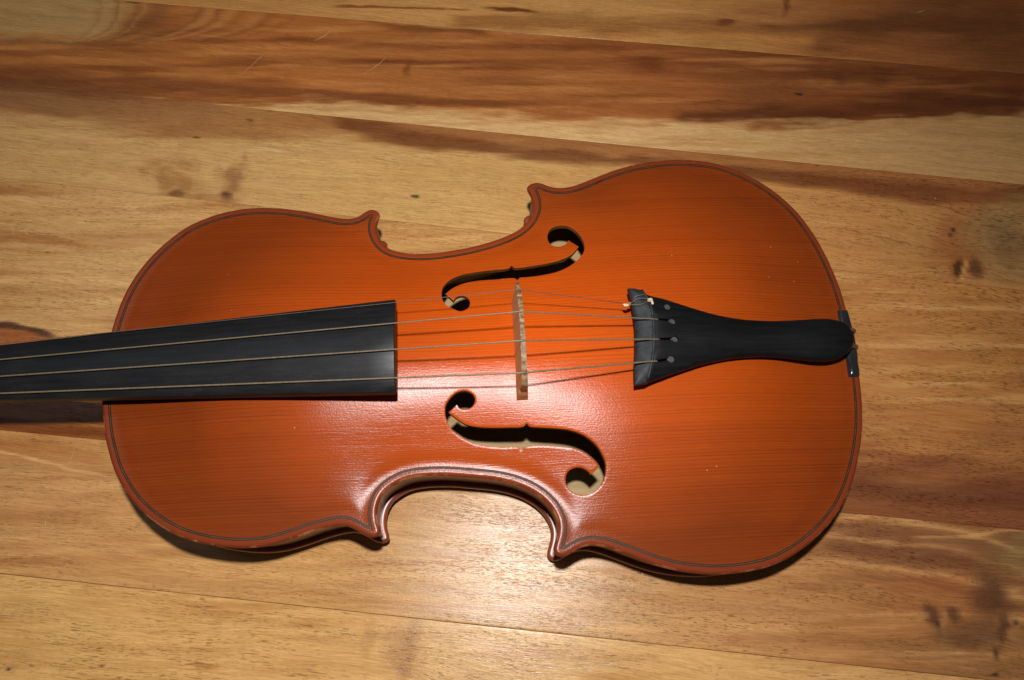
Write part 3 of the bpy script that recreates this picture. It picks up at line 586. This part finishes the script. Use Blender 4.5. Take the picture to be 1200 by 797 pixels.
def build_ribs():
    d = 2.7; ok = offset_curve(d); L = (OUT+OUTN*d)[ok]; n = len(L)
    L2 = (OUT+OUTN*(d+1.3))[ok]
    P = []
    for z in (16.9, 24, 32, 40, 49.2): P.append(np.c_[L, np.full(n, z)])
    P.append(np.c_[L2, np.full(n, 49.0)]); P.append(np.c_[L2, np.full(n, 17.0)]); V = np.vstack(P)
    F = [(r*n+i, r*n+(i+1) % n, (r+1)*n+(i+1) % n, (r+1)*n+i) for r in range(6) for i in range(n)]
    fm = np.r_[np.zeros(5*n), np.ones(n)]
    o = mesh_obj('ribs', V, F, [MRIB, MRAW], violin, True, fm); return auto_sharp(tidy(o), 40)
def build_purfling():
    parts = []; fm = []
    sad = np.array([up(990, 402, ZE)[:2]])
    for d0, d1, m in ((3.0, 3.34, 0), (3.34, 3.80, 1), (3.80, 4.14, 0)):
        ok = offset_curve(d1, .05); A = OUT+OUTN*d0; B = OUT+OUTN*d1
        ok &= ~((A[:, 0] > 150) & (np.abs(A[:, 1]-up(990, 402, ZE)[1]) < 15.5))
        A, B = A[ok], B[ok]; n = len(A); dA = segdist(A, OUTC); dB = segdist(B, OUTC)
        V = np.vstack([np.c_[A, ztop(A, dA)+.07], np.c_[B, ztop(B, dB)+.07]])
        F = [(i, (i+1) % n, n+(i+1) % n, n+i) for i in range(n) if np.linalg.norm(A[i]-A[(i+1) % n]) < 6]
        parts.append((V, F)); fm += [m]*len(F)
    V, F = join(parts); return tidy(mesh_obj('purfling', V, F, [MPD, MPL], violin, True, fm))

# ---- fingerboard, neck
Er, El = up(463.5, 350, 82), up(0, 403.8, 62); Gr, Gl = up(464, 463, 77), up(0, 472, 57.5)
def fb_edge(A, B, x, lift=0): t = (x-A[0])/(B[0]-A[0]); return A[1]+(B[1]-A[1])*t
def fb_z(x): return 62+(82-62)*(x-El[0])/(Er[0]-El[0])   # height of the upper rim
def fb_sec(x):
    yE, yG = fb_edge(El, Er, x), fb_edge(Gl, Gr, x); z = fb_z(x); hw = (yE-yG)/2; c = (yE+yG)/2; R = 42.0; s = []
    base = math.sqrt(R*R-hw*hw)
    for k in range(17):
        y = -hw+2*hw*k/16; s.append((x, c+y, z+math.sqrt(R*R-y*y)-base))
    return s, c, hw, z
def build_fingerboard():
    xs = list(np.linspace(-318, Er[0]-.9, 26))+[Er[0]-.35, Er[0]]; V = []; sec = []
    for j, x in enumerate(xs):
        s, c, hw, z = fb_sec(x); sh = .7 if j == len(xs)-1 else (.2 if j == len(xs)-2 else 0)
        s = [(a, c+(b-c)*(1-sh/hw), q-sh*.8) for a, b, q in s]
        s = [(x, c-hw+sh, z-4.6), (x, c-hw+sh*.9-.0, z-.9)]+[(s[0][0], s[0][1]+.35, s[0][2]-.1)]+s[1:-1]+[(s[-1][0], s[-1][1]-.35, s[-1][2]-.1)]+[(x, c+hw-sh, z-.9), (x, c+hw-sh, z-4.6)]
        s += [(x, c+hw*.6, z-5.0), (x, c-hw*.6, z-5.0)]
        V += s; m = len(s)
    F = [(j*m+k, j*m+(k+1) % m, (j+1)*m+(k+1) % m, (j+1)*m+k) for j in range(len(xs)-1) for k in range(m)]
    F += [tuple(range(m)), tuple((len(xs)-1)*m+k for k in range(m))[::-1]]
    o = mesh_obj('fingerboard', V, F, MEB, violin); return auto_sharp(tidy(o), 32)
def build_neck():
    V = []; m = 13; xs = list(np.linspace(-330, -190, 12))+[-184, -179, -176]
    for x in xs:
        s, c, hw, z = fb_sec(x); z -= 4.9; dep = np.interp(x, [-330, -215, -195, -184, -176], [13, 15.5, 22, 38, 42]); hw2 = hw*np.interp(x, [-330, -200, -176], [.84, .86, .80])
        for k in range(m):
            a = math.pi*k/(m-1); V.append((x, c-hw2*math.cos(a), z-dep*math.sin(a)**(.9)))
    F = [(j*m+k, j*m+k+1, (j+1)*m+k+1, (j+1)*m+k) for j in range(len(xs)-1) for k in range(m-1)]+[(j*m, (j+1)*m, (j+1)*m+m-1, j*m+m-1) for j in range(len(xs)-1)]
    F += [tuple(range(m)), tuple((len(xs)-1)*m+k for k in range(m))]
    tidy(mesh_obj('neck', V, F, MNECK, violin))
    s, c, hw, z = fb_sec(-318)
    n = mesh_obj('nut', [(x, c+sy*hw, zz) for x in (-325, -318.2) for (sy, zz) in ((-1, z-4.5), (-1, z+1), (-.5, z+4), (.5, z+4), (1, z+1), (1, z-4.5))], [(0, 1, 2, 3, 4, 5), (11, 10, 9, 8, 7, 6)]+[(k, (k+1) % 6, 6+(k+1) % 6, 6+k) for k in range(6)], MEB, violin, False); tidy(n)
    pb = []
    for x, hh, ww in ((-325, 20, 11.5), (-360, 22, 10.5), (-395, 20, 8.5), (-410, 18, 7)):
        pb += [(x, c-ww, z-18), (x, c-ww, z-18+hh), (x, c+ww, z-18+hh), (x, c+ww, z-18)]
    tidy(mesh_obj('pegbox', pb, [(j*4+k, j*4+(k+1) % 4, j*4+4+(k+1) % 4, j*4+4+k) for j in range(3) for k in range(4)]+[(0, 1, 2, 3), (12, 13, 14, 15)], MNECK, violin, False))

# ---- bridge
def build_bridge():
    bz = lambda y: ztop(np.array([[14.0, y]]))[0]
    top = [(22.4, 86.6), (21.4, 88.2), (17, 90.4), (11, 93.8), (5, 96.1), (-1, 97.1), (-8, 96.8), (-14, 95.0), (-20.6, 91.6), (-24.2, 88.6), (-25.2, 86.8)]
    prof = top+[(-24.8, 84.5), (-24.0, 80), (-23.6, 78.4), (-23.8, 75.2), (-24.2, 72.5), (-24.4, 69.5), (-24.4, bz(-24.4)-.4), (-20, bz(-20)-.4), (-14, bz(-14)-.4), (-13.2, bz(-14)+.8), (-9, bz(-8)+1.6), (-1.5, bz(0)+2.0), (6, bz(5)+1.6), (10.4, bz(11)+.8), (11.2, bz(11)-.4), (17, bz(17)-.4), (22.6, bz(22)-.4), (22.4, 69.5), (22.0, 72.5), (21.6, 75.2), (21.5, 78.4), (21.6, 80), (22.0, 84.5)]
    prof = resample(np.array(prof), .8)
    g = np.stack(np.meshgrid(np.arange(-26, 24, 2.4), np.arange(58, 99, 2.4), indexing='ij'), -1).reshape(-1, 2); g = g[inside(g, prof) & (segdist(g, prof) > 1)]
    v, f = cdt(prof, [], g); zz = (v[:, 1]-62)/35
    front = 12.0+1.0*zz; back = front+(4.8-2.9*np.clip(zz, 0, 1.05))*np.interp(v[:, 0], [-25, 0, 15, 23], [1.05, 1.0, .85, .55]); n = len(v)
    V, F, nf, ns = slab(v, f, back, front)                # slab sheets run along x: re-order axes
    V = np.c_[V[:, 2], V[:, 0], V[:, 1]]; fm = np.zeros(len(F))
    dtop = lambda y: np.interp(y, [p[0] for p in top[::-1]], [p[1] for p in top[::-1]])
    for q in range(2*nf, len(F)):
        c = V[list(F[q])].mean(0)
        if c[2] > dtop(c[1])-.8 and c[2] > 86: fm[q] = 1
    # jitter the top edge: notches and file marks
    tmask = (V[:, 2] > dtop(V[:, 1])-.3) & (V[:, 2] > 86.5); V[tmask, 2] -= np.array([random.choice((0, 0, .1, .5)) for _ in range(tmask.sum())])
    o = mesh_obj('bridge', V, F, [MBR, MBRT], violin, True, fm); return auto_sharp(tidy(o), 30)

# ---- tailpiece
TP_PX = [(736.3,336.8),(744,336.6),(752.5,338.8),(757.5,343.8),(780,350),(807.5,358.8),(837.5,367.5),(870,373.3),(902.5,375.3),(932.5,374.5),(957.5,373),(975,373.3),(990,377.5),(998.8,386.3),(1002,396.3),(998.8,407.5),(990,416.3),(975,421.3),(957.5,421.8),(935,419.3),(910,416.8),(882.5,416.8),(855,419.5),(827.5,425),(802.5,432.5),(780,440),(761.3,446.8),(757.5,448.8),(744.5,450.5),(743.9,430),(744.8,405),(744.3,380),(741,357.5)]
def tpz(x): return np.interp(x, [62, 172], [77.5, 65.5])
def on_tp(px, py, lift=0.0):
    z = 72.0
    for _ in range(10): P = up(px, py, z); z = tpz(P[0])+lift
    return np.array([P[0], P[1], z])
def build_tailpiece():
    W = np.array([on_tp(*p)[:2] for p in TP_PX]); ns_ = len(W); ks = [0, 1, 2, 27, 28]; out = []
    for a, b in zip(ks, ks[1:]+[ns_]):
        run = W[[j % ns_ for j in range(a, b+1)]]; out.append((spline(run, .8, False) if len(run) > 2 else resample(run, .8, False))[:-1])
    out = np.vstack(out)
    keys = []
    for (hx, hy), (sx_, sy_) in (((788, 376.2), (770, 374.2)), ((791, 397.2), (771.5, 397.5)), ((787, 420), (769.5, 423))):
        c = on_tp(hx, hy, 3)[:2]; e = on_tp(sx_, sy_, 3)[:2]; t = (e-c)/np.linalg.norm(e-c); nrm = np.array([-t[1], t[0]]); a0 = math.atan2(t[1], t[0])
        ring = [c+1.55*np.array([math.cos(a0+a), math.sin(a0+a)]) for a in np.linspace(.42, 2*math.pi-.42, 20)]
        keys.append(np.array(ring+[e-nrm*.45, e-nrm*.0+t*.3, e+nrm*.45]))
    c = on_tp(782.5, 358.8, 3)[:2]; keys.append(np.array([c+1.45*np.array([math.cos(a), math.sin(a)]) for a in np.linspace(0, 2*math.pi, 20, endpoint=False)]))
    n2 = normals2(out); pts = []
    for d in (.35, .8, 1.5, 2.4, 3.6): q = (out+n2*d)[::2]; pts.append(q[segdist(q, out) > d*.93])
    g = np.stack(np.meshgrid(np.arange(60, 176, 1.8), np.arange(-30, 30, 1.8), indexing='ij'), -1).reshape(-1, 2); g = g[inside(g, out) & (segdist(g, out) > 4.4)]; pts = np.vstack(pts+[g])
    for h in keys: pts = pts[~(inside(pts, h) | (segdist(pts, h) < .4))]
    v, f = cdt(out, keys, pts); d = segdist(v, out)
    crown = 3.6*(1-(1-np.clip(d/13, 0, 1))**2)+.9*(1-(1-np.clip(d/.8, 0, 1))**2)
    fret = np.array([on_tp(*p)[:2] for p in ((750, 336), (757, 349), (761.5, 362), (764.5, 385), (763.8, 415), (758.5, 446))])
    front = np.interp(v[:, 1], fret[::-1, 1], fret[::-1, 0])-v[:, 0]     # > 0 in front of the fret
    zt = tpz(v[:, 0])-1+crown; lip = smoothstep(0, 7, front)
    zt = zt*(1-lip)+lip*np.minimum(zt, tpz(v[:, 0])+.2+2.2*(1-np.abs(v[:, 1]/26)**2))-.35*smoothstep(-.5, .5, front)
    V, F, nf, ns = slab(v, f, zt, tpz(v[:, 0])-3.2)
    fm = np.zeros(len(F)); cf = front[f].mean(1); fm[:nf] = (cf > 0).astype(int)
    tp = auto_sharp(mesh_obj('tailpiece', V, F, [MTAIL, MLIP], violin, True, fm), 40)
    # raised fret the strings bend over
    fl = spline(np.array([on_tp(*p) for p in ((752, 340), (757.5, 350), (761.5, 362), (764.5, 385), (763.8, 415), (758.8, 445.5))]), 1.5, False)
    zi = []
    for p in fl:
        dd = segdist(p[None, :2], out)[0]; zi.append(tpz(p[0])-1+3.6*(1-(1-min(dd/13, 1))**2)+.9*(1-(1-min(dd/1.2, 1))**2))
    fl[:, 2] = np.array(zi)+.1
    V, F = tube(fl, .62, 8); mesh_obj('string_rest', V, F, MLIP, tp)
    for j, h in enumerate(keys):
        c = h[:20].mean(0); zc = tpz(c[0])+1.2
        V = [(c[0]+1.75*math.cos(a), c[1]+1.75*math.sin(a), zc) for a in np.linspace(0, 2*math.pi, 16, endpoint=False)]
        mesh_obj('string_hole', np.array(V+[(x, y, z-.8) for x, y, z in V]), [tuple(range(16))]+[(k, 16+k, 16+(k+1) % 16, (k+1) % 16) for k in range(16)], MDISC, tp, False)
    return tp, fl
def knot(c, r, m, parent, name='knot', seed=1, st=(1, 1, 1)):
    bm = bmesh.new(); bmesh.ops.create_icosphere(bm, subdivisions=3, radius=1); rr = np.random.default_rng(seed); ph = rr.random(6)*6
    for v in bm.verts:
        k = 1+.22*math.sin(3*v.co.x+ph[0])*math.cos(3.5*v.co.y+ph[1])+.12*math.sin(7*v.co.z+ph[2])
        v.co = Vector([v.co[i]*r*k*st[i]+c[i] for i in range(3)])
    me = bpy.data.meshes.new(name); bm.to_mesh(me); bm.free(); me.transform(Matrix.Scale(S, 4)); me.materials.append(m)
    for p in me.polygons: p.use_smooth = True
    return link(bpy.data.objects.new(name, me), parent)
def build_strings(fl):
    nut_z = fb_z(-318)+4.2
    spec = [('E', (13.6, 17.4, 90.6), (0, 403.0), (735, 355.5), .17, MWIRE), ('A', (13.6, 5.0, 96.5), (0, 421.4), (768, 374.3), .31, MGUT), ('D', (13.6, -8.2, 97.2), (0, 441), (771, 397.5), .34, MGUT), ('G', (13.6, -20.7, 92.2), (0, 461), (768.5, 423), .38, MGUT)]
    outs = []
    for nm, bp, lp, tpx, r, m in spec:
        z = fb_z(-215)+4.6 if nm in 'AD' else fb_z(-215)+3.2
        if nm == 'E': z = fb_z(-215)+2.4
        L = up(*lp, z); b = np.array(bp)
        # exact notch: keep the photo's picture position on the bridge
        L0 = b+(L-b)*((-318-b[0])/(L[0]-b[0]))
        if nm == 'E': t = on_tp(735, 356, 2.2)
        else: t = on_tp(*tpx, 3.4)
        pts = [L0]+[L0+(b-L0)*q for q in np.linspace(.1, .985, 14)]+[b]
        if nm == 'E': pts += [b+(t-b)*q for q in (.03, .3, .6, 1.0)]
        else:
            i = int(np.argmin(np.abs(fl[:, 1]-t[1]))); fr = fl[i].copy(); fr[1] = b[1]+(t[1]-b[1])*(fr[0]-b[0])/(t[0]-b[0]); fr[2] += .62+r*.6
            pts += [b+(fr-b)*q for q in (.03, .3, .6, 1.0)]+[fr+np.array([2.0, (t[1]-fr[1])*.5, -.5]), np.array([t[0]+1.5, t[1], fr[2]-2.6])]
        V, F = tube(np.array(pts), r, 8); s = mesh_obj('string', V, F, m, violin)
        if nm == 'E':
            s['label'] = 'thin wire string tied in front of the tailpiece'
            knot(on_tp(733.5, 357.5, 2.0), 1.0, MKNOT, s, 'string_knot', 3, (1.3, .8, .7)); knot(on_tp(737.5, 356, 2.2), .8, MKNOTR, s, 'string_knot', 5, (1, 1.2, .7)); knot(on_tp(762, 351.5, 4.0), 1.1, MKNOT, s, 'string_knot', 8, (1.2, .9, .8)); knot(on_tp(764.5, 354.5, 4.0), .7, MKNOT, s, 'string_knot', 9, (.8, 1.4, .7))
            for (a, mid, e) in (((738, 356), (748, 350), (760, 350)), ((738, 357), (750, 357), (761, 352)), ((741, 352), (746, 347), (756, 345))):
                L = spline(np.array([on_tp(*a, 1.8), on_tp(*mid, 3.1), on_tp(*e, 3.6)]), 1.0, False); V, F = tube(L, .11, 6); mesh_obj('tie_thread', V, F, MGUT, s)
def build_tail():
    # saddle let into the edge, tail gut over it, end button below
    L = [(982.0,364),(993.2,363.2),(996.5,374),(1000.6,390),(1004.2,408),(1007.3,441.5),(995.2,441.5),(992,420),(988.5,400),(984.5,378)]
    W = np.array([up(x, y, ZE+1)[:2] for x, y in L]); out = resample(W, .8); n2 = normals2(out)
    pts = [q for d in (.3, .8, 1.6) for q in [(out+n2*d)[::2]]]; pts = np.vstack(pts); pts = pts[inside(pts, out) & (segdist(pts, out) > .2)]
    v, f = cdt(out, [], pts); d = segdist(v, out)
    V, F, nf, ns = slab(v, f, ZE+1.0+1.1*(1-(1-np.clip(d/1.4, 0, 1))**2)+1.1*vnoise(v[:, 0]/4, v[:, 1]/5, 3)+.4*vnoise(v[:, 0]/1.6, v[:, 1]/2, 9), np.full(len(v), ZE-4.6))
    auto_sharp(mesh_obj('saddle', V, F, MSAD, violin), 50)
    tg = []
    for px, py, r in ((1001.4, 387.8, .85), (1003.2, 406.8, 1.15)):
        q = up(px, py, ZE+2.2); tg.append(tube(spline(np.array([(q[0]-16, q[1]-(.5 if py > 400 else -1), 60.0), (q[0]-5, q[1], 57.5), (q[0]-.6, q[1], ZE+3.0), (q[0]+.6, q[1], ZE+.2), (q[0]+.9, q[1]*.8-.8, 44), (q[0]+.9, q[1]*.4-2, 36)]), .8, False), r, 10))
    V, F = join(tg); mesh_obj('tail_gut', V, F, MBROWN, violin)
    x0 = OUT[:, 0].max()-3.5; y0 = -3.5; prof = [(0, 0), (3.5, 0), (3.5, 3), (5, 3.8), (6.5, 6), (6, 8.5), (3, 10), (0, 10.3)]; V = []; m = 16
    for rr, h in prof: V += [(x0+h*.55, y0+rr*math.cos(a), 33+rr*math.sin(a)) for a in np.linspace(0, 2*math.pi, m, endpoint=False)]
    mesh_obj('end_button', V, [(j*m+k, j*m+(k+1) % m, (j+1)*m+(k+1) % m, (j+1)*m+k) for j in range(len(prof)-1) for k in range(m)], MEB, violin)

make_planks()
build_top(); build_back(); build_ribs(); build_purfling()
build_fingerboard(); build_neck(); build_bridge(); tp, fl = build_tailpiece(); build_strings(fl); build_tail()
